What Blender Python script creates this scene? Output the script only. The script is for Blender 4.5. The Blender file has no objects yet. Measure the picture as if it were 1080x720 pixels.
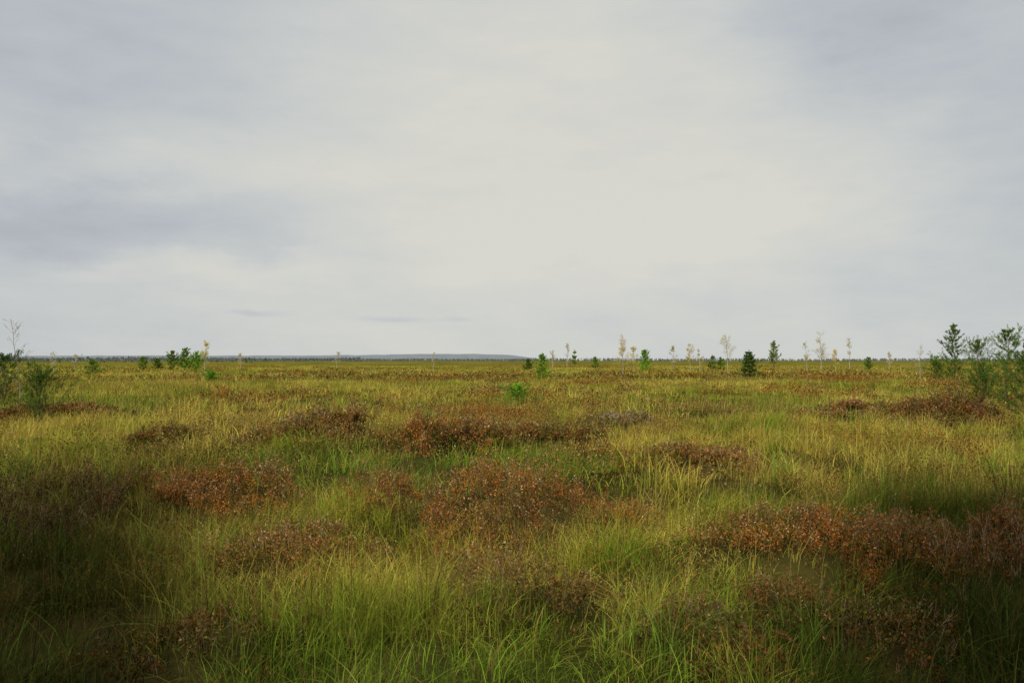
import bpy, math, random
import numpy as np
from mathutils import Vector
PI=math.pi
scene=bpy.context.scene
COL=scene.collection
rng=np.random.default_rng(11)
random.seed(5)
F=840.0; HZ=380.0; EYE=1.7      # focal length (px of the 1080 photo), horizon row, eye height

# ------------------------------------------------------------------ noise
TAB=rng.random((256,256))
def vn(x,y):
    x=np.asarray(x,float); y=np.asarray(y,float)
    xi=np.floor(x).astype(int); yi=np.floor(y).astype(int)
    fx=x-xi; fy=y-yi
    fx=fx*fx*(3-2*fx); fy=fy*fy*(3-2*fy)
    a=TAB[xi&255,yi&255]; b=TAB[(xi+1)&255,yi&255]
    c=TAB[xi&255,(yi+1)&255]; d=TAB[(xi+1)&255,(yi+1)&255]
    return (a*(1-fx)+b*fx)*(1-fy)+(c*(1-fx)+d*fx)*fy
def fbm(x,y,o=3):
    s=0;a=1;t=0
    for i in range(o):
        s=s+a*vn(np.asarray(x)*2**i+17.3*i,np.asarray(y)*2**i+5.1*i); t+=a; a*=.5
    return s/t
def sstep(a,b,x):
    t=np.clip((x-a)/(b-a),0,1); return t*t*(3-2*t)

# ------------------------------------------------------------------ heather clumps (built as things)
# (px centre, py front base, px width, py top, palette, grey twig share, label)
CL=[
 (522,568,300,486,'rust',.20,'largest rust brown heather hummock with dry straw tips in the centre of the bog'),
 (228,552,190,494,'rust',.06,'bright rusty orange heather clump left of the large central hummock'),
 (108,560,150,500,'dark',.08,'dark brown heather clump just left of the bright rusty orange clump'),
 (322,604,165,550,'brown',.18,'low faded brown heather clump with dry twigs between the orange clump and the foreground grass'),
 (545,680,170,576,'brown',.45,'brown foreground heather clump full of pale grey bare twigs below the central hummock'),
 (850,616,240,534,'rust',.07,'broad red brown heather clump in the right foreground'),
 (1020,634,210,548,'rust',.06,'red brown heather clump nearest the right edge of the photo'),
 (885,692,170,613,'dark',.10,'dark low heather clump closest to the viewer on the right'),
 (186,482,98,446,'dark',.06,'small dark brown heather mound alone in the grass on the middle left'),
 (345,469,98,426,'brown',.12,'brown heather mound in the middle distance left of the centre'),
 (462,481,98,435,'rust',.14,'reddish heather mound behind the large central hummock on its left'),
 (528,476,80,443,'brown',.20,'small brown heather mound directly behind the large central hummock'),
 (990,451,100,417,'dark',.06,'dark brown heather mound in front of the pines on the right'),
 (905,443,100,423,'brown',.10,'flat brown heather mound in the middle distance on the right'),
 (62,444,120,425,'dark',.05,'long flat dark heather mound beside the low pine bush on the left'),
 (268,477,72,451,'brown',.12,'smallest brown heather mound between two mounds on the middle left'),
 (600,475,90,451,'dark',.14,'low dark heather mound behind the central hummock on its right'),
 (655,456,76,435,'grey',.45,'pale greyish heather mound to the right of the centre in the middle distance'),
 (22,588,140,505,'dark',.05,'almost black heather clump at the left edge of the photo'),
 (205,714,200,638,'dark',.12,'dark brown heather clump in the lower left corner of the foreground'),
 (735,714,130,652,'dark',.18,'brownish heather tuft in tall green grass at the bottom right of centre'),
 (735,505,140,468,'brown',.14,'thin brown heather patch among yellow grass right of the central hummock'),
]
def terr0(x,y):
    x=np.asarray(x,float); y=np.asarray(y,float)
    D=np.hypot(x,y); f=1/(1+(D/55)**2)
    return .28*(fbm(x/2.3,y/2.3)-.5)*f+.24*(sstep(.35,.65,vn(x/.8+9,y/.8+3))-.5)*f*f+.26*(fbm(x/8+40,y/8+9)-.5)*f+.12*(vn(x/60,y/60)-.5)
clumps=[]
for px,by,w,ty,pal,gr,lab in CL:
    Df=EYE*F/(by-HZ); rx=w/F*(Df+.4)/2*1.06; ry=min(max(.42,rx*.85),1.15 if Df<12 else 9)
    cy=Df+ry*.85; cx=(px-540)/F*cy
    h=max(.28,EYE-(ty-HZ)*cy/F-float(terr0(cx,cy))*.8)
    clumps.append((cx,cy,rx,ry,h))
def terr(x,y):
    z=terr0(x,y)
    for cx,cy,rx,ry,h in clumps:
        r2=((x-cx)/rx)**2+((y-cy)/ry)**2
        z=z+.36*h*np.exp(-r2*r2*1.1)
    return z
def hmask(x,y):
    x=np.asarray(x,float); y=np.asarray(y,float); D=np.hypot(x,y)
    m=sstep(.515,.62,fbm(x/3.6+31,y/5+12,4)*.75+.25*vn(x/22+3,y/30+70))*sstep(9,17,D)
    n=sstep(.545,.65,fbm(x/1.2+61,y/1.2+22,3))*.8*(1-sstep(22,34,D))*sstep(3.3,4.6,D)
    return np.maximum(m,n)
def cmask(x,y,s=1.0,fwd=0.):
    x=np.asarray(x,float); m=np.zeros_like(x)
    rag=1.0*(fbm(x/.5+3,y/.5+60,2)-.5)
    for cx,cy,rx,ry,h in clumps:
        r2=((x-cx)/(rx*s))**2+((y-cy+fwd*ry)/(ry*s))**2
        m=np.maximum(m,1-sstep(.35,1.05,r2+rag))
    return m
STRAW=np.array([.63,.51,.095]); OLIVE=np.array([.40,.395,.040]); GREEN=np.array([.175,.285,.022]); BROWN=np.array([.32,.23,.052]); SHADE=np.array([.018,.029,.007])
def gcol(x,y):
    D=np.hypot(x,y)
    a=fbm(x/5+7,y/6+55,3); b=fbm(x/1.1+90,y/1.3+3,2); c=fbm(x/30+11,y/45+2,2); e=vn(x/.33+4,y/.33+8)
    s=np.clip(.29+(a-.5)*2.2+(b-.5)*2.0+(e-.5)*.8+.20*sstep(6,16,D)-.30*(1-sstep(4,8,D)),0,1)
    g=np.clip(.39-(a-.5)*1.8-(b-.5)*1.1+.6*(1-sstep(4,9,D))+.32*sstep(.25,.6,x/np.maximum(D,1))*(1-sstep(25,70,D))-.17*sstep(8,18,D),0,1)
    col=OLIVE*(1-s[:,None])+STRAW*s[:,None]
    g=g*(1-s)
    col=col*(1-g[:,None])+GREEN*g[:,None]
    br=(sstep(.45,.7,c)*.35*sstep(25,60,D))[:,None]
    col=col*(1-br)+BROWN*br
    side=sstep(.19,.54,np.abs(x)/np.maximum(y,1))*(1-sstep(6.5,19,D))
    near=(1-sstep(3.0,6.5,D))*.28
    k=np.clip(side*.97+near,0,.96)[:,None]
    return col*(1-k)+SHADE*k  # shade painted into the plant colour toward the near corners and front strip

# ------------------------------------------------------------------ helpers
def build(name,V,Fc,mat,parent=None,C=None,smooth=False):
    V=np.asarray(V,np.float32).reshape(-1,3); Fc=np.asarray(Fc,np.int32)
    k=Fc.shape[1]; m=len(Fc)
    me=bpy.data.meshes.new(name)
    me.vertices.add(len(V)); me.vertices.foreach_set('co',V.ravel())
    me.loops.add(m*k); me.loops.foreach_set('vertex_index',Fc.ravel())
    me.polygons.add(m)
    me.polygons.foreach_set('loop_start',np.arange(0,m*k,k,dtype=np.int32))
    me.update(calc_edges=True)
    if smooth: me.polygons.foreach_set('use_smooth',np.ones(m,bool))
    if C is not None:
        C=np.asarray(C,np.float32)
        c4=np.ones((len(V),4),np.float32); c4[:,:3]=C
        at=me.color_attributes.new('Col','FLOAT_COLOR','POINT'); at.data.foreach_set('color',c4.ravel())
    me.materials.append(mat)
    o=bpy.data.objects.new(name,me); COL.objects.link(o)
    if parent: o.parent=parent
    return o
def thing(name,label,cat,loc,group=None):
    o=bpy.data.objects.new(name,None); COL.objects.link(o); o.empty_display_size=.2
    o.location=loc; o['label']=label; o['category']=cat
    if group: o['group']=group
    return o

# ------------------------------------------------------------------ materials
def leafmat(name,transl=.3,var=.35,nscale=1.5,det=2):
    m=bpy.data.materials.new(name); m.use_nodes=True; nt=m.node_tree; N=nt.nodes; L=nt.links
    N.clear(); out=N.new('ShaderNodeOutputMaterial')
    at=N.new('ShaderNodeAttribute'); at.attribute_name='Col'
    src=at.outputs['Color']
    if var>0:
        ge=N.new('ShaderNodeNewGeometry'); nz=N.new('ShaderNodeTexNoise'); nz.inputs['Scale'].default_value=nscale; nz.inputs['Detail'].default_value=det
        L.new(ge.outputs['Position'],nz.inputs['Vector'])
        mr=N.new('ShaderNodeMapRange'); mr.inputs[1].default_value=.3; mr.inputs[2].default_value=.7; mr.inputs[3].default_value=1-var; mr.inputs[4].default_value=1+var
        L.new(nz.outputs['Fac'],mr.inputs[0])
        mx=N.new('ShaderNodeVectorMath'); mx.operation='SCALE'; L.new(src,mx.inputs[0]); L.new(mr.outputs[0],mx.inputs['Scale']); src=mx.outputs[0]
    p=N.new('ShaderNodeBsdfDiffuse')
    L.new(src,p.inputs['Color'])
    if transl>0:
        t=N.new('ShaderNodeBsdfTranslucent'); L.new(src,t.inputs['Color'])
        ms=N.new('ShaderNodeMixShader'); ms.inputs[0].default_value=transl
        L.new(p.outputs[0],ms.inputs[1]); L.new(t.outputs[0],ms.inputs[2]); L.new(ms.outputs[0],out.inputs[0])
    else: L.new(p.outputs[0],out.inputs[0])
    return m
def noisemat(name,c1,c2,scale,rough=.85,stretch=(1,1,1)):
    m=bpy.data.materials.new(name); m.use_nodes=True; nt=m.node_tree; N=nt.nodes; L=nt.links
    p=N['Principled BSDF']; p.inputs['Roughness'].default_value=rough; p.inputs['Specular IOR Level'].default_value=.15
    ge=N.new('ShaderNodeNewGeometry'); mp=N.new('ShaderNodeMapping'); mp.inputs['Scale'].default_value=stretch
    nz=N.new('ShaderNodeTexNoise'); nz.inputs['Scale'].default_value=scale; nz.inputs['Detail'].default_value=3
    cr=N.new('ShaderNodeValToRGB'); cr.color_ramp.elements[0].position=.36; cr.color_ramp.elements[1].position=.64
    cr.color_ramp.elements[0].color=(*c1,1); cr.color_ramp.elements[1].color=(*c2,1)
    L.new(ge.outputs['Position'],mp.inputs[0]); L.new(mp.outputs[0],nz.inputs['Vector']); L.new(nz.outputs['Fac'],cr.inputs[0]); L.new(cr.outputs[0],p.inputs['Base Color'])
    return m
M_grass=leafmat('grass_blades',.22,0)
M_heath=leafmat('heather_leaves',0,0)
M_needle=leafmat('needles',.2,.2,2)
M_birchleaf=leafmat('birch_leaves',.35,.2,2)
M_twig=noisemat('heather_twigs',(.065,.042,.022),(.26,.19,.115),30)
M_bark=noisemat('birch_bark',(.30,.28,.24),(.74,.70,.60),6,.8,(1,1,5))
M_dtwig=noisemat('birch_twig',(.22,.18,.12),(.42,.36,.25),8)
M_pbark=noisemat('pine_bark',(.06,.04,.03),(.20,.12,.075),9)
M_hill=noisemat('far_hill',(.20,.222,.238),(.24,.26,.272),.012,1.0)  # blue grey cast of distant haze, put into the base colour
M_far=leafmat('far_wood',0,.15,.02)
M_ground=leafmat('bog_ground',0,.6,.9,5)

# ------------------------------------------------------------------ ground sheet
nr,na=330,420
rad=np.concatenate([[0.02],np.geomspace(.6,9000,nr)])
an=np.linspace(0,2*PI,na,endpoint=False)
R,A=np.meshgrid(rad,an,indexing='ij')
gx=(R*np.sin(A)).ravel(); gy=(R*np.cos(A)).ravel()
gz=terr(gx,gy)
i,j=np.meshgrid(np.arange(nr),np.arange(na),indexing='ij'); jn=(j+1)%na
q=np.stack([i*na+j,i*na+jn,(i+1)*na+jn,(i+1)*na+j],-1).reshape(-1,4)[:,::-1]
gd=np.hypot(gx,gy)
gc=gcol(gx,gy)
hm=hmask(gx,gy)[:,None]
gc=gc*(1-.6*hm)+np.array([.19,.10,.035])*.6*hm
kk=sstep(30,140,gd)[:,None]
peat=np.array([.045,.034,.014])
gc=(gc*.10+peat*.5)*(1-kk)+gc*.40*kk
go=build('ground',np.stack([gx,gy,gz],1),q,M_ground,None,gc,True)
go['kind']='structure'; go['label']='flat wet bog ground reaching to the horizon'; go['category']='ground'

# ------------------------------------------------------------------ grass
def sample(n,d0,d1,m=1.6):
    D=np.sqrt(rng.random(n)*(d1*d1-d0*d0)+d0*d0)
    x=(rng.random(n)*2-1)*(.70*D+m)
    return x,D
GV=[];GF=[];GC=[]; goff=0
def blades(x,y,h,w,ang,lean,lev,col,tipmix):
    global goff
    n=len(x); t=np.linspace(0,1,lev)[None,:]
    z0=terr(x,y)-.02
    d=(lean*h)[:,None]*t**2
    cxp=x[:,None]+np.cos(ang)[:,None]*d; cyp=y[:,None]+np.sin(ang)[:,None]*d
    cz=z0[:,None]+h[:,None]*(t-.34*np.minimum(lean,1.5)[:,None]*t**2.2)
    wa=ang+PI/2+rng.normal(0,.7,n)
    ww=w[:,None]*.5*(1-.93*t**1.6)
    ox=np.cos(wa)[:,None]*ww; oy=np.sin(wa)[:,None]*ww
    V=np.empty((n,lev,2,3),np.float32)
    V[:,:,0,0]=cxp-ox;V[:,:,1,0]=cxp+ox;V[:,:,0,1]=cyp-oy;V[:,:,1,1]=cyp+oy;V[:,:,0,2]=cz;V[:,:,1,2]=cz
    b=np.arange(n)[:,None]*(2*lev)+np.arange(lev-1)[None,:]*2
    Q=np.stack([b,b+1,b+3,b+2],-1).reshape(-1,4)+goff
    tip=np.array([.58,.45,.09])
    tm=(tipmix[:,None]*t**2)[:,:,None]
    C=col[:,None,:]*(1-tm)+tip*tm*np.clip(col.sum(1)/.65,.03,1.1)[:,None,None]
    C=np.repeat(C[:,:,None,:],2,2)
    GV.append(V.reshape(-1,3));GF.append(Q);GC.append(C.reshape(-1,3)); goff+=n*lev*2
def grass(nt,per,d0,d1,hm_,w,lev,spread,m=1.6,gap=1.0,gs=.75,lean_=.55,cm_=.70,tint=None,hk=.66,dryp=.14):
    x,y=sample(nt,d0,d1,m)
    lump=sstep(.36,.60,fbm(x/gs+5,y/gs+8,2))
    keep=rng.random(nt)>gap*.72*(1-lump); x,y,lump=x[keep],y[keep],lump[keep]
    keep=rng.random(len(x))>cm_*cmask(x,y); x,y,lump=x[keep],y[keep],lump[keep]
    keep=rng.random(len(x))>hk*hmask(x,y); x,y,lump=x[keep],y[keep],lump[keep]
    nt=len(x)
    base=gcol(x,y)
    if tint is not None: base=np.array(tint)*np.clip(base.sum(1)/.5,.06,1)[:,None]
    base=base*rng.uniform(.45,1.48,(nt,1))
    cm=cmask(x,y,1.3,.3)
    th=hm_*(.46+.58*lump+.28*fbm(x/3+5,y/3+8,2))*rng.uniform(.55,1.32,nt)*(1-.28*cm)
    idx=np.repeat(np.arange(nt),per); n=len(idx)
    ox=rng.normal(0,spread,n); oy=rng.normal(0,spread,n)
    bx,by=x[idx]+ox,y[idx]+oy
    ang=np.arctan2(oy+rng.normal(0,spread*1.4,n),ox+rng.normal(0,spread*1.4,n)+.2*spread)
    h=th[idx]*rng.uniform(.35,1.2,n); lean=np.abs(rng.normal(lean_,.45,n))
    ww=w*rng.uniform(.6,1.4,n)
    col=base[idx]*rng.uniform(.5,1.5,(n,1))
    bright=np.clip(base[idx].sum(1)/.65,.02,1)[:,None]
    dry=(rng.random(n)<dryp)[:,None]
    col=np.where(dry,np.array([.54,.36,.11])*bright*rng.uniform(.4,1.1,(n,1)),col)
    blades(bx,by,h,ww,ang,lean,lev,col,rng.uniform(0,.58,n))
grass(7000,21,2.2,9,.37,.0055,5,.072)
grass(8600,13,2.2,9,.19,.0050,4,.12,gap=0,lean_=.9,cm_=.4,hk=.3)
grass(640,30,2.6,12,.48,.0064,5,.06,tint=(.175,.30,.031),gs=1.3,gap=1.2,lean_=.45,dryp=.06)
grass(11500,17,9,22,.36,.0098,4,.10,2.5)
grass(4500,10,9,22,.17,.0095,3,.16,2.5,gap=0,lean_=.9,cm_=.4,hk=.3)
grass(850,18,10,40,.46,.014,4,.10,3,tint=(.18,.30,.031),gs=2.2,gap=1.25,lean_=.45,dryp=.05)
grass(25000,11,22,62,.37,.021,3,.16,4,1,1.3)
grass(42000,6,62,230,.38,.075,2,.5,10,.8,3)
# thin tall flowering stems standing above the tufts
x,y=sample(7000,2.8,30,2); k=rng.random(len(x))>.35*cmask(x,y); x,y=x[k],y[k]; n=len(x)
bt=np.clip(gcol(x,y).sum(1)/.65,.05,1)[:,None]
blades(x,y,rng.uniform(.32,.60,n),np.maximum(.003,.0006*y)*rng.uniform(.7,1.2,n),rng.uniform(-1.2,1.2,n),rng.uniform(.1,.6,n),4,np.array([.55,.42,.13])*bt*rng.uniform(.6,1.2,(n,1)),np.full(n,.4))
o=build('grass',np.concatenate(GV),np.concatenate(GF),M_grass,None,np.concatenate(GC))
o['kind']='stuff'; o['label']='yellow green sedge and bog grass covering the open ground'; o['category']='grass'

# ------------------------------------------------------------------ heather
PAL={'rust':[(.52,.182,.032),(.39,.150,.033),(.255,.128,.031),(.55,.37,.21)],
     'brown':[(.40,.186,.050),(.32,.156,.042),(.225,.155,.033),(.51,.37,.225)],
     'dark':[(.29,.108,.028),(.195,.087,.025),(.137,.102,.024),(.37,.24,.12)],
     'grey':[(.38,.28,.16),(.33,.23,.12),(.23,.19,.05),(.52,.43,.32)]}
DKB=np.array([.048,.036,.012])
def dim(X,Y):   # painted shade: darkens heather colour on both foreground flanks and close up
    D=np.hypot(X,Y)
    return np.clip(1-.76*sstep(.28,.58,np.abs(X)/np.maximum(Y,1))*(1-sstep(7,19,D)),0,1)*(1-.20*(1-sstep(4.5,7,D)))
def leafquads(P,ls,up=.5):
    n=len(P)
    u=rng.normal(0,1,(n,3)); u[:,2]=np.abs(u[:,2])+up; u/=np.linalg.norm(u,axis=1)[:,None]
    v=np.cross(u,rng.normal(0,1,(n,3))); v/=np.linalg.norm(v,axis=1)[:,None]
    s=(ls*rng.uniform(.6,1.4,n))[:,None]
    V=np.stack([P-u*s*.5,P+v*s*.28,P+u*s*.7,P-v*s*.28],1)
    return V.reshape(-1,3),(np.arange(n)[:,None]*4+np.arange(4)[None,:])
def heather(i):
    px,by,w,ty,pal,gr,lab=CL[i]; cx,cy,rx,ry,h=clumps[i]
    D=cy; dens=np.clip(3300/D,190,490); n=int(PI*rx*ry*dens*1.6)
    r=np.sqrt(rng.random(n))*1.36; a=rng.random(n)*2*PI
    x=rx*r*np.cos(a); y=ry*r*np.sin(a)
    q=.55*fbm((cx+x)/.7+7,(cy+y)/.7+2,2)+.45*fbm((cx+x)/.24+1,(cy+y)/.24+5,2)
    k=q>.36+.20*r**2*rng.uniform(.5,1.25,n)        # ragged outline and gaps
    x,y,r,a=x[k],y[k],r[k],a[k]; n=len(x)
    z0=float(terr(cx,cy)); zb=terr(cx+x,cy+y)-z0-.02
    lump=.38+1.25*fbm((cx+x)/.36,(cy+y)/.36,2)
    Ln=np.maximum(h*.68*(.55+.45*np.sqrt(np.clip(1-.55*r*r,.03,1)))*rng.uniform(.45,1.12,n)*lump,.09)
    d=np.stack([np.cos(a)*r*.25+rng.normal(0,.28,n),np.sin(a)*r*.25+rng.normal(0,.28,n),np.ones(n)],1); d/=np.linalg.norm(d,axis=1)[:,None]
    B=np.stack([x,y,zb],1)
    root=thing('heather_shrub',lab,'heather',(cx,cy,z0),'heather clumps on the bog')
    bare=rng.random(n)<gr
    Ls=np.where(bare,Ln*1.25,Ln); T=B+d*Ls[:,None]
    wd=np.cross(d,rng.normal(0,1,(n,3))); wd/=np.linalg.norm(wd,axis=1)[:,None]; wd*=max(.0018,.00024*D)
    V=np.stack([B-wd,B+wd,T+wd*.4,T-wd*.4],1)
    Vs=[V.reshape(-1,3)]; tips=[T]
    for s in range(3):      # side twigs on every stem
        t=rng.uniform(.35,.85,n)[:,None]; S=B+d*Ls[:,None]*t
        dd=d+rng.normal(0,.55,(n,3)); dd/=np.linalg.norm(dd,axis=1)[:,None]
        E=S+dd*(Ls*rng.uniform(.2,.42,n))[:,None]; tips.append(E)
        Vs.append(np.stack([S-wd*.6,S+wd*.6,E+wd*.3,E-wd*.3],1).reshape(-1,3))
    V=np.concatenate(Vs)
    build('stems',V,np.arange(len(V)).reshape(-1,4),M_twig,root)
    m=32; ls=max(.0165,.0022*D)
    idx=np.repeat(np.where(~bare)[0],m); k=len(idx)
    t=rng.uniform(.12,1.06,k)**.75
    which=rng.integers(0,4,k)
    TT=np.stack(tips,1)[idx,which]
    S=B[idx]+d[idx]*(Ls[idx]*.45*(which>0))[:,None]
    P=S+(TT-S)*t[:,None]+rng.normal(0,.010+.0006*D,(k,3))
    V,Q=leafquads(P,ls,.4)
    p=np.array(PAL[pal])
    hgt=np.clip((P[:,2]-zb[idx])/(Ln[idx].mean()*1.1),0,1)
    patch=fbm((cx+P[:,0])/.4+i*3,(cy+P[:,1])/.4,2)
    stone=rng.normal(0,.5,n)[idx]
    sel=np.clip(((patch-.5)*6+1.0+stone+rng.normal(0,.5,k)),0,2.99).astype(int)
    C=p[sel]
    tipm=((rng.random(k)<.24*sstep(.55,1,hgt)))[:,None]; C=np.where(tipm,p[3],C)
    gn=(rng.random(k)<.09+.34*sstep(.48,.65,fbm((cx+P[:,0])/.3+9,(cy+P[:,1])/.3+4,2)))[:,None]; C=np.where(gn,np.array([.19,.195,.03]),C)
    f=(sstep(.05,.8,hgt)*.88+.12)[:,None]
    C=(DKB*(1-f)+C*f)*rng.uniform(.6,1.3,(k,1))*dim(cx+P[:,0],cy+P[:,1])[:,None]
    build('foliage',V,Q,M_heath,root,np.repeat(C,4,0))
for i in range(len(CL)): heather(i)

# heather sprigs mixed into the grass, running together farther out
HV=[];HC=[]
def hcover(n,d0,d1,per,rad_,ls,hh,m):
    x,y=sample(n,d0,d1,m); k=rng.random(n)<hmask(x,y)*.9; x,y=x[k],y[k]
    k=cmask(x,y)<.3; x,y=x[k],y[k]; n=len(x)
    idx=np.repeat(np.arange(n),per); q=len(idx)
    r=rng.normal(0,rad_,(q,2)); dd=np.exp(-(r**2).sum(1)/(2*rad_**2*1.6))
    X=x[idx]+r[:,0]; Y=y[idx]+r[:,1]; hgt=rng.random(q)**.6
    Z=terr(X,Y)+hh*dd*hgt*(rng.uniform(.4,1.4,n)[idx])
    V,_=leafquads(np.stack([X,Y,Z],1),ls,.3)
    P=np.array([(.44,.170,.035),(.355,.158,.038),(.232,.112,.030),(.45,.32,.13),(.27,.26,.042)])
    tone=np.clip((fbm(x/6,y/8,2)-.5)*9+2.0+rng.normal(0,1.0,n),0,4.99).astype(int)[idx]; alt=rng.integers(0,5,q)
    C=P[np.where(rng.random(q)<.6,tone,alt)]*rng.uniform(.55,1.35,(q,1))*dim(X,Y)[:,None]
    far=(sstep(40,130,Y)*.42)[:,None]; C=C*(1-far)+np.array([.37,.345,.055])*far
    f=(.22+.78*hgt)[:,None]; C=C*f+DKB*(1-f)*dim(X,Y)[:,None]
    HV.append(V);HC.append(np.repeat(C,4,0))
hcover(3600,3.4,10,70,.085,.016,.36,1.6)
hcover(6000,10,26,80,.17,.030,.46,2)
hcover(9500,26,70,40,.34,.085,.52,5)
hcover(19000,70,230,14,.7,.24,.50,12)
V=np.concatenate(HV)
o=build('heather_cover',V,np.arange(len(V)).reshape(-1,4),M_heath,None,np.concatenate(HC))
o['kind']='stuff'; o['label']='brown heather sprigs mixed through the grass and running together across the distant bog'; o['category']='heather'

# ------------------------------------------------------------------ trees
class TB:
    def __init__(s): s.V=[];s.F=[]
    def tube(s,pts,r0,r1,k=5):
        pts=[Vector(p) for p in pts]; n=len(pts); b=len(s.V)
        for i_,p in enumerate(pts):
            d=(pts[min(i_+1,n-1)]-pts[max(i_-1,0)]).normalized()
            a=d.orthogonal().normalized(); c=d.cross(a); r=r0+(r1-r0)*i_/(n-1)
            for j_ in range(k):
                q=2*PI*j_/k; s.V.append(p+a*(r*math.cos(q))+c*(r*math.sin(q)))
        for i_ in range(n-1):
            for j_ in range(k):
                j2=(j_+1)%k; s.F.append((b+i_*k+j_,b+i_*k+j2,b+(i_+1)*k+j2,b+(i_+1)*k+j_))
    def make(s,name,mat,parent): return build(name,np.array([tuple(v) for v in s.V]),np.array(s.F),mat,parent,None,True)
U=random.uniform; G=random.gauss
def place(px,ty,by):
    D=min(EYE*F/(by-HZ),200); x=(px-540)/F*D
    z=float(terr(x,D)); H=EYE+(HZ-ty)*D/F-z
    return x,D,z,H
def birch(px,ty,by,wpx,leaf,label,col=(.42,.32,.10),pale=True,el0=35,el1=68):
    x,D,z,H=place(px,ty,by); W=wpx/F*D
    root=thing('birch_tree',label,'tree',(x,D,z-.03),'birches scattered over the bog')
    tk=TB(); pts=[]; lx,ly=G(0,.06)*H,G(0,.06)*H
    for k in range(9):
        t=k/8; pts.append(Vector((lx*t*t+G(0,.006)*H,ly*t*t+G(0,.006)*H,H*t)))
    rr=max(.006*H,.00044*D)
    tk.tube(pts,rr,max(.003,.00012*D),6); tk.make('trunk',M_bark if pale else M_dtwig,root)
    lb=TB(); LP=[]
    nb=int(14+H*1.5)
    for k in range(nb):
        t=U(.22,.97); i0=min(int(t*8),7); p=pts[i0].lerp(pts[i0+1],t*8-i0)
        az=U(0,2*PI); el=math.radians(U(el0,el1))
        L=W*.70*(1.15-.75*t)*U(.5,1.25)
        L=min(L,(H*1.01-p.z)/math.sin(el)+.02*H)
        d=Vector((math.cos(az)*math.cos(el),math.sin(az)*math.cos(el),math.sin(el)))
        q1=p+d*L*.5; q2=p+d*L+Vector((0,0,L*U(-.08,.1)))
        rb=max(.004,.00010*D); lb.tube([p,q1,q2],rb,rb*.45,3)
        for s in range(4):
            a=p.lerp(q2,U(.35,.95)); dd=(d+Vector((G(0,.55),G(0,.55),G(0,.4)))).normalized()
            e=a+dd*L*U(.2,.42)
            lb.tube([a,e],rb*.55,rb*.3,3)
            for c in range(3): LP.append(a.lerp(e,U(.2,1.05)))
        for c in range(4): LP.append(p.lerp(q2,U(.4,1.05)))
    lb.make('limbs',M_dtwig,root)
    n=int(len(LP)*leaf); random.shuffle(LP); LP=LP[:max(n,3)]
    P=np.repeat(np.array([tuple(v) for v in LP]),8,0); P=P+rng.normal(0,.022*H,P.shape)
    V,Q=leafquads(P,max(.03,.00068*D),-.3)
    C=np.array(col)*rng.uniform(.7,1.25,(len(P),1))
    build('crown',V,Q,M_birchleaf,root,np.repeat(C,4,0))
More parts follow.
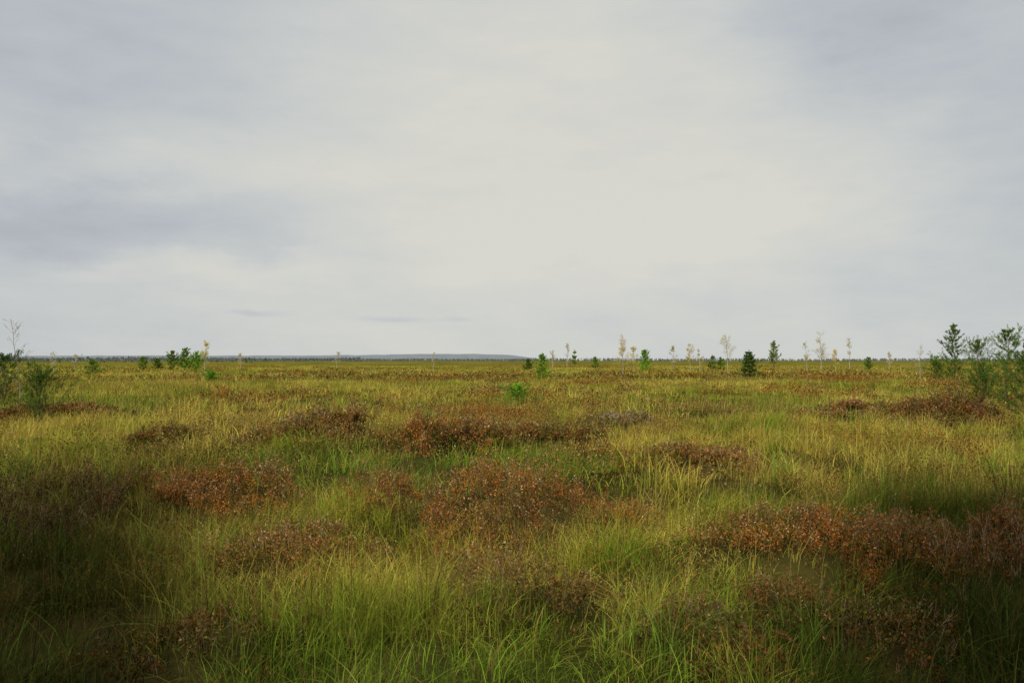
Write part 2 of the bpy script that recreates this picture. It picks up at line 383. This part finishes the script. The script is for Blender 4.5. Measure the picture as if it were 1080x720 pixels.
def conifer(px,ty,by,wpx,label,kind='pine',col=(.05,.085,.022),low=.12,dens=1.0,bushy=False):
    x,D,z,H=place(px,ty,by); W=wpx/F*D
    root=thing('spruce_tree' if kind=='spruce' else 'pine_tree',label,'tree',(x,D,z-.03),'young conifers scattered over the bog')
    tk=TB(); pts=[Vector((G(0,.012)*H*(k>0),G(0,.012)*H*(k>0),H*k/7*.97)) for k in range(8)]
    tk.tube(pts,max(.012*H,.0003*D),max(.003,.00008*D),6); tk.make('trunk',M_pbark,root)
    lb=TB(); NP=[];ND=[]
    near=D<75
    nl=int(max(9,H*4.5)) if kind=='pine' else int(max(14,H*6))
    if near: nl=max(nl,15)
    nl=int(min(nl,20)*dens)
    shoots=6 if near else 3
    for k in range(nl):
        t=low+(.96-low)*(k+.5)/nl+(U(-.4,.4)/nl)
        if kind=='spruce': prof=(1-t)**.85*1.05+.04; nbr=7; e0,e1=-10,20
        elif bushy: prof=(1-t)**.5; nbr=5; e0,e1=8,62
        else: prof=1.05*(1-t)**.72*(.75+.25*min(1,(t-low)/.15)); nbr=random.choice((4,5,5)); e0,e1=(0,38) if near else (2,34)
        a0=U(0,6)
        for b in range(nbr):
            if kind=='pine' and random.random()<.12: continue
            az=a0+2*PI*b/nbr+G(0,.35); el=math.radians(U(e0,e1)+(25*t if kind=='pine' else 0)); L=max(W/2*prof*(U(.25,1.6) if bushy else U(.35,1.35))/max(math.cos(el),.5),.04*H)
            L=min(L,max((H*U(.84,1.08)-H*t*.96),.03*H)/max(math.sin(el),.15))
            d=Vector((math.cos(az)*math.cos(el),math.sin(az)*math.cos(el),math.sin(el)))
            p=Vector((0,0,H*t*.96)); q1=p+d*L*.55+Vector((0,0,-L*.05)); q2=p+d*L+Vector((0,0,L*U(.0,.18)))
            rb=max(.004,.0001*D); lb.tube([p,q1,q2],rb,rb*.4,3)
            for s in np.linspace(.2 if kind=='spruce' else .35,1,6):
                NP.append(tuple((q1.lerp(q2,(s-.55)/.45) if s>.55 else p.lerp(q1,s/.55)))); ND.append(tuple((q2-q1).normalized()))
            for s in range(shoots):   # side shoots
                a=p.lerp(q2,U(.2,.95)); dd=(d+Vector((G(0,.6),G(0,.6),G(.3,.4)))).normalized(); e=a+dd*L*U(.12,.34)
                lb.tube([a,e],rb*.5,rb*.3,3)
                for c in (.4,.75,1): NP.append(tuple(a.lerp(e,c))); ND.append(tuple(dd))
    for c in (.86,.9,.94,.97): NP.append((0,0,H*c)); ND.append((0,0,1))
    lb.make('limbs',M_pbark,root)
    per=11 if near else 13; P=np.repeat(np.array(NP),per,0); d=np.repeat(np.array(ND),per,0)
    n=len(P); nl_=max((.023 if near else .026)*H**.6,.0008*D)
    clump=np.repeat(rng.uniform(.35,1.65,(len(NP),1)),per,0)
    d=d+rng.normal(0,.55 if near else .6,(n,3))+np.array([0,0,.2]); d/=np.linalg.norm(d,axis=1)[:,None]
    v=np.cross(d,rng.normal(0,1,(n,3))); v/=np.linalg.norm(v,axis=1)[:,None]; v*=max(.0032,.00017*D)
    P=P+rng.normal(0,(.006 if near else .012)*H**.7,(n,3))
    E=P+d*(nl_*1.35*rng.uniform(.5,1.25,n))[:,None]
    V=np.stack([P-v,P+v,E+v*.25,E-v*.25],1).reshape(-1,3)
    C=np.array(col)*clump*rng.uniform(.7,1.3,(n,1))
    build('crown',V,np.arange(len(V)).reshape(-1,4),M_needle,root,np.repeat(C,4,0))

YEL=(.76,.62,.15); PALE=(.70,.62,.34); GRN=(.22,.33,.05); MID=(.16,.25,.038); BRT=(.26,.46,.04)
birch(22,336,440,44,.04,'tall bare wispy sapling rising above the left edge of the bog',PALE,False,22,60)
conifer(4,371,426,78,'dark pine cut off by the left edge of the photo','pine',(.10,.16,.028),.02,1.2)
conifer(42,388,448,80,'wide low pine bush in front of the bare sapling on the left','pine',(.135,.215,.034),.02,1.3,True)
birch(57,371,394,10,.3,'thin pale birch just right of the bare sapling on the left',PALE)
birch(79,374,391,8,.3,'tiny pale birch between the thin pale birch and a small pine',PALE)
conifer(98,378,397,24,'small squat green pine on the left, alone in open grass','pine',GRN,.05)
conifer(151,375,392,12,'tiny narrow pine near the far tree line on the left','pine',GRN,.05)
conifer(166,377,391,12,'tiny rounded pine left of the group around the yellow birch','pine',MID,.05)
conifer(182,369,392,18,'leftmost pine of the group beside the yellow birch','pine',GRN,.1)
conifer(195,366,392,22,'tallest pine of the group beside the yellow birch','pine',GRN,.1)
conifer(207,373,394,20,'bushy pine touching the yellow birch on its left','pine',BRT,.05,1,True)
birch(216,360,395,13,.8,'yellow leaved birch with white trunk on the left horizon',YEL)
conifer(223,392,404,16,'very low bright green pine seedling below the yellow birch on the left','pine',BRT,.02,1,True)
birch(254,373,390,8,.3,'tiny grey birch alone in front of the far tree line',PALE)
birch(355,371,390,8,.25,'faint bare birch in front of the far hills left of centre',PALE)
birch(457,372,390,8,.2,'hair thin bare birch in front of the long wooded ridge',PALE)
conifer(546,406,430,42,'bright green low pine bush alone in the grass at the centre','pine',(.28,.50,.045),.02,1.4,True)
conifer(557,378,391,11,'tiny pine at the end of the far ridge','pine',MID,.05)
conifer(572,371,401,20,'bright green young pine behind the low pine bush at the centre','pine',(.28,.48,.045),.06,.9)
birch(583,370,390,9,.3,'slender bare birch just right of the bright young pine',PALE)
birch(598,363,390,8,.2,'tall bare stem, left one of a pair right of the centre',PALE)
conifer(606,368,391,10,'narrow sparse pine, right one of a pair right of the centre','pine',(.28,.34,.085),.3,.45)
conifer(628,376,390,9,'tiny pine between the pair of stems and the tall yellow birch','pine',GRN,.1,.7)
birch(657,355,398,18,1.0,'tall yellow birch with pale trunk right of the centre',YEL)
birch(668,366,393,12,.7,'shorter yellowish birch beside the tall yellow birch',YEL)
conifer(680,368,392,18,'bright green bushy pine right of the tall yellow birch','pine',(.28,.48,.045),.06,.9)
birch(710,366,391,12,.5,'pale thin birch midway between the bushy pine and the wide pale birch',PALE)
birch(728,364,391,14,.65,'yellowish birch with open crown left of the small pine pair',YEL)
birch(738,369,391,9,.5,'small pale birch beside the yellowish open birch',PALE)
conifer(751,374,391,13,'left small pine at the foot of the wide pale birch','pine',GRN,.05,.6)
conifer(760,376,391,12,'right small pine at the foot of the wide pale birch','pine',GRN,.05,.6)
birch(767,355,392,20,.6,'wide pale birch with fine upright branches left of the dark spruce',PALE)
conifer(790,368,399,27,'dark dense cone shaped spruce on the right half of the horizon','spruce',(.115,.20,.038),.03)
conifer(816,358,392,18,'open crowned pine just right of the dark spruce','pine',(.29,.36,.085),.22,.5)
birch(851,361,391,10,.35,'thin pale birch between the open crowned pine and a taller birch',PALE)
birch(866,351,393,16,.65,'tallest pale birch of the right half with forked crown',PALE)
birch(881,369,391,9,.6,'short yellowish birch right of the tallest pale birch',YEL)
birch(896,357,390,9,.25,'bare hair thin birch between the tallest pale birch and the right pines',PALE)
conifer(916,376,391,11,'tiny pine alone between the birches and the right pines','pine',GRN,.05,.8)
birch(938,371,390,8,.3,'tiny pale birch alone left of the thin bare birch',PALE)
birch(970,361,402,14,.2,'thin bare birch left of the tall pines on the right',PALE)
conifer(1006,339,404,46,'tall open pine left of the pines at the right edge','pine',MID,.05,.9)
conifer(1031,357,406,44,'shorter pine between the tall open pine and the right edge','pine',MID,.05,.9,True)
conifer(988,378,404,28,'low young pine at the left foot of the tall open pine','pine',GRN,.03,1,True)
conifer(1063,339,434,78,'largest pine by the right edge with upright leader','pine',(.165,.265,.038),.03,1.0)
conifer(1036,388,448,86,'low dense pine bush below the largest pine by the right edge','pine',(.145,.235,.034),.02,1.1,True)
conifer(1082,360,447,98,'bushy dark pine cut off by the right edge of the photo','pine',(.13,.205,.032),.02,1.3)

# ------------------------------------------------------------------ far ridge and far wood
prof=[(-500,375.5),(-250,374.8),(0,375.4),(130,374.7),(300,374.9),(380,374.3),(430,373.5),(500,373.1),(540,374.2),(556,376.4),(575,379),(600,380.2)]
pxs=np.linspace(-500,600,260); tops=np.interp(pxs,[p[0] for p in prof],[p[1] for p in prof])
DR=5200.; rows=[(-500,0),(-300,.5),(-120,.85),(0,1),(200,.9),(600,0)]
V=[]
for dy,k in rows:
    X=(pxs-540)/F*DR
    Z=np.maximum((HZ-tops)/F*DR+EYE,0)*k*(1+.10*(vn(X/60,dy/50.+np.zeros_like(X))-.5))-(2 if k==0 else 0)
    V.append(np.stack([X,np.full_like(X,DR+dy),Z],1))
V=np.concatenate(V); nn=len(pxs)
i,j=np.meshgrid(np.arange(len(rows)-1),np.arange(nn-1),indexing='ij')
q=np.stack([i*nn+j,i*nn+j+1,(i+1)*nn+j+1,(i+1)*nn+j],-1).reshape(-1,4)
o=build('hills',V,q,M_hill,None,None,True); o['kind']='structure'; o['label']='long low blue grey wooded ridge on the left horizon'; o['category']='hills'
# far wood: thousands of leafy facets gathered in small crowns
def wood(n,x0,x1,D0,D1,h0,h1,col,ls=1.4):
    D=rng.uniform(D0,D1,n); X=(rng.uniform(x0,x1,n)-540)/F*D
    gate=.5+.75*fbm(X/90,D/300,3)
    h=rng.uniform(h0,h1,n)*gate
    per=26; idx=np.repeat(np.arange(n),per); t=rng.random(len(idx))
    r=(1-t)**.8*h[idx]*.30
    P=np.stack([X[idx]+rng.normal(0,1,len(idx))*r,D[idx]+rng.normal(0,1,len(idx))*r,t*h[idx]],1)
    V,_=leafquads(P,ls,.5)
    C=np.array(col)*rng.uniform(.7,1.3,(len(idx),1))
    return V,np.repeat(C,4,0)
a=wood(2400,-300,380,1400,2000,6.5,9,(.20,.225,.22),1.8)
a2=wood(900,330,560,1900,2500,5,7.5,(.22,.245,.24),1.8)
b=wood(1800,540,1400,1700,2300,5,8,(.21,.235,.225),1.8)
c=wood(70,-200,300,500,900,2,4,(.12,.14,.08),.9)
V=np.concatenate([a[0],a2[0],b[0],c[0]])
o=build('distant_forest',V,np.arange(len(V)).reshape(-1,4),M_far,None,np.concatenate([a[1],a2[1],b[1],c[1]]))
o['kind']='stuff'; o['label']='dark line of far off trees along the horizon'; o['category']='forest'

# ------------------------------------------------------------------ light and sky
EL=math.radians(42); ROT=math.radians(-140)
sd=Vector((math.sin(ROT)*math.cos(EL),math.cos(ROT)*math.cos(EL),math.sin(EL)))
sun=bpy.data.lights.new('sun','SUN'); sun.energy=1.5; sun.angle=math.radians(11); sun.color=(1,.92,.73)
so=bpy.data.objects.new('sun',sun); COL.objects.link(so); so.rotation_euler=sd.to_track_quat('Z','Y').to_euler(); so.location=(0,0,30)
w=bpy.data.worlds.new('World'); scene.world=w; w.use_nodes=True
nt=w.node_tree; N=nt.nodes; L=nt.links; N.clear()
out=N.new('ShaderNodeOutputWorld')
sky=N.new('ShaderNodeTexSky'); sky.sky_type='NISHITA'; sky.sun_disc=False; sky.sun_elevation=EL; sky.sun_rotation=ROT
b1=N.new('ShaderNodeBackground'); b1.inputs[1].default_value=.08; L.new(sky.outputs[0],b1.inputs[0])
tc=N.new('ShaderNodeTexCoord')
def math_(op,a,b=None,clamp=False):
    n=N.new('ShaderNodeMath'); n.operation=op; n.use_clamp=clamp
    for k,vv in enumerate((a,b)):
        if vv is None: continue
        if isinstance(vv,(int,float)): n.inputs[k].default_value=vv
        else: L.new(vv,n.inputs[k])
    return n.outputs[0]
def vmath(op,a,b):
    n=N.new('ShaderNodeVectorMath'); n.operation=op
    for k,vv in enumerate((a,b)):
        if isinstance(vv,tuple): n.inputs[k].default_value=vv
        else: L.new(vv,n.inputs[k])
    return n
def noise(vec,scale,det,rough=.5):
    n=N.new('ShaderNodeTexNoise'); n.inputs['Scale'].default_value=scale; n.inputs['Detail'].default_value=det; n.inputs['Roughness'].default_value=rough
    L.new(vec,n.inputs['Vector']); return n
D0=tc.outputs['Generated']
st=vmath('MULTIPLY',D0,(1.0,1.0,2.6)).outputs[0]
wn=noise(st,3.0,8,.62)
off=vmath('MULTIPLY',vmath('SUBTRACT',wn.outputs['Color'],(.5,.5,.5)).outputs[0],(.34,.1,.17)).outputs[0]
DW=vmath('ADD',D0,off).outputs[0]
acc=None
BL=[(600,190,560,300,.40),(90,230,330,66,-.34),(170,95,380,75,-.10),(930,15,170,80,-.30),(1060,215,240,140,-.24),
    (-40,-60,400,280,-.32),(1130,-60,320,270,-.30),(850,335,420,50,-.12),(120,172,220,30,.17),(240,282,170,22,.26),(40,340,300,60,-.06),(760,235,260,70,.16),(290,328,34,5,-.30),(410,334,40,5,-.28),(470,333,26,4,-.20)]
for px,py,sx,sy,amp in BL:
    c=Vector(((px-540)/F,1,(HZ-py)/F)); ln=c.length; c.normalize()
    small=sy<10
    if small:
        offs=vmath('MULTIPLY',off,(.35,.35,.22)).outputs[0]; base_=vmath('ADD',D0,offs).outputs[0]
    else: base_=DW
    df=vmath('SUBTRACT',base_,tuple(c)).outputs[0]
    sc=vmath('MULTIPLY',df,(F*ln/sx,.7,F*ln/sy)).outputs[0]
    le=N.new('ShaderNodeVectorMath'); le.operation='LENGTH'; L.new(sc,le.inputs[0])
    mr=N.new('ShaderNodeMapRange'); mr.interpolation_type='SMOOTHSTEP'
    mr.inputs[1].default_value=0; mr.inputs[2].default_value=1.25; mr.inputs[3].default_value=amp; mr.inputs[4].default_value=0
    L.new(le.outputs['Value'],mr.inputs[0])
    acc=mr.outputs[0] if acc is None else math_('ADD',acc,mr.outputs[0])
n2=noise(st,3.6,8,.58)
# streaks tilted slightly, as the wind combs them
mp=N.new('ShaderNodeMapping'); mp.inputs['Rotation'].default_value=(0,math.radians(7),0); mp.inputs['Scale'].default_value=(1.2,1.2,4.6); L.new(D0,mp.inputs[0])
n3=noise(mp.outputs[0],5.5,8,.60)
v=math_('ADD',acc,.58)
v=math_('ADD',v,math_('MULTIPLY',math_('SUBTRACT',n2.outputs['Fac'],.5),.58))
v=math_('ADD',v,math_('MULTIPLY',math_('SUBTRACT',n3.outputs['Fac'],.5),.42),True)
cr=N.new('ShaderNodeValToRGB'); e=cr.color_ramp.elements
e[0].position=0; e[0].color=(.375,.395,.42,1); e[1].position=1; e[1].color=(.695,.683,.625,1)
x_=e.new(.33); x_.color=(.476,.510,.547,1); x_=e.new(.70); x_.color=(.598,.617,.602,1)
L.new(v,cr.inputs[0])
sep=N.new('ShaderNodeSeparateXYZ'); L.new(D0,sep.inputs[0])
mz=N.new('ShaderNodeMapRange'); mz.interpolation_type='SMOOTHSTEP'; mz.inputs[1].default_value=.48; mz.inputs[2].default_value=.9; mz.inputs[3].default_value=1; mz.inputs[4].default_value=2.0
L.new(sep.outputs['Z'],mz.inputs[0])
b2=N.new('ShaderNodeBackground'); L.new(cr.outputs[0],b2.inputs[0]); L.new(mz.outputs[0],b2.inputs[1])
ms=N.new('ShaderNodeMixShader'); ms.inputs[0].default_value=.97; L.new(b1.outputs[0],ms.inputs[1]); L.new(b2.outputs[0],ms.inputs[2]); L.new(ms.outputs[0],out.inputs[0])

scene.view_settings.view_transform='Standard'; scene.view_settings.look='None'; scene.view_settings.exposure=0
cam=bpy.data.cameras.new('camera'); cam.sensor_width=36; cam.lens=28; cam.clip_start=.05; cam.clip_end=30000
co=bpy.data.objects.new('camera',cam); COL.objects.link(co); co.location=(0,0,EYE+.0)
co.rotation_euler=(math.radians(90)+math.atan(20/F),0,0)
scene.camera=co
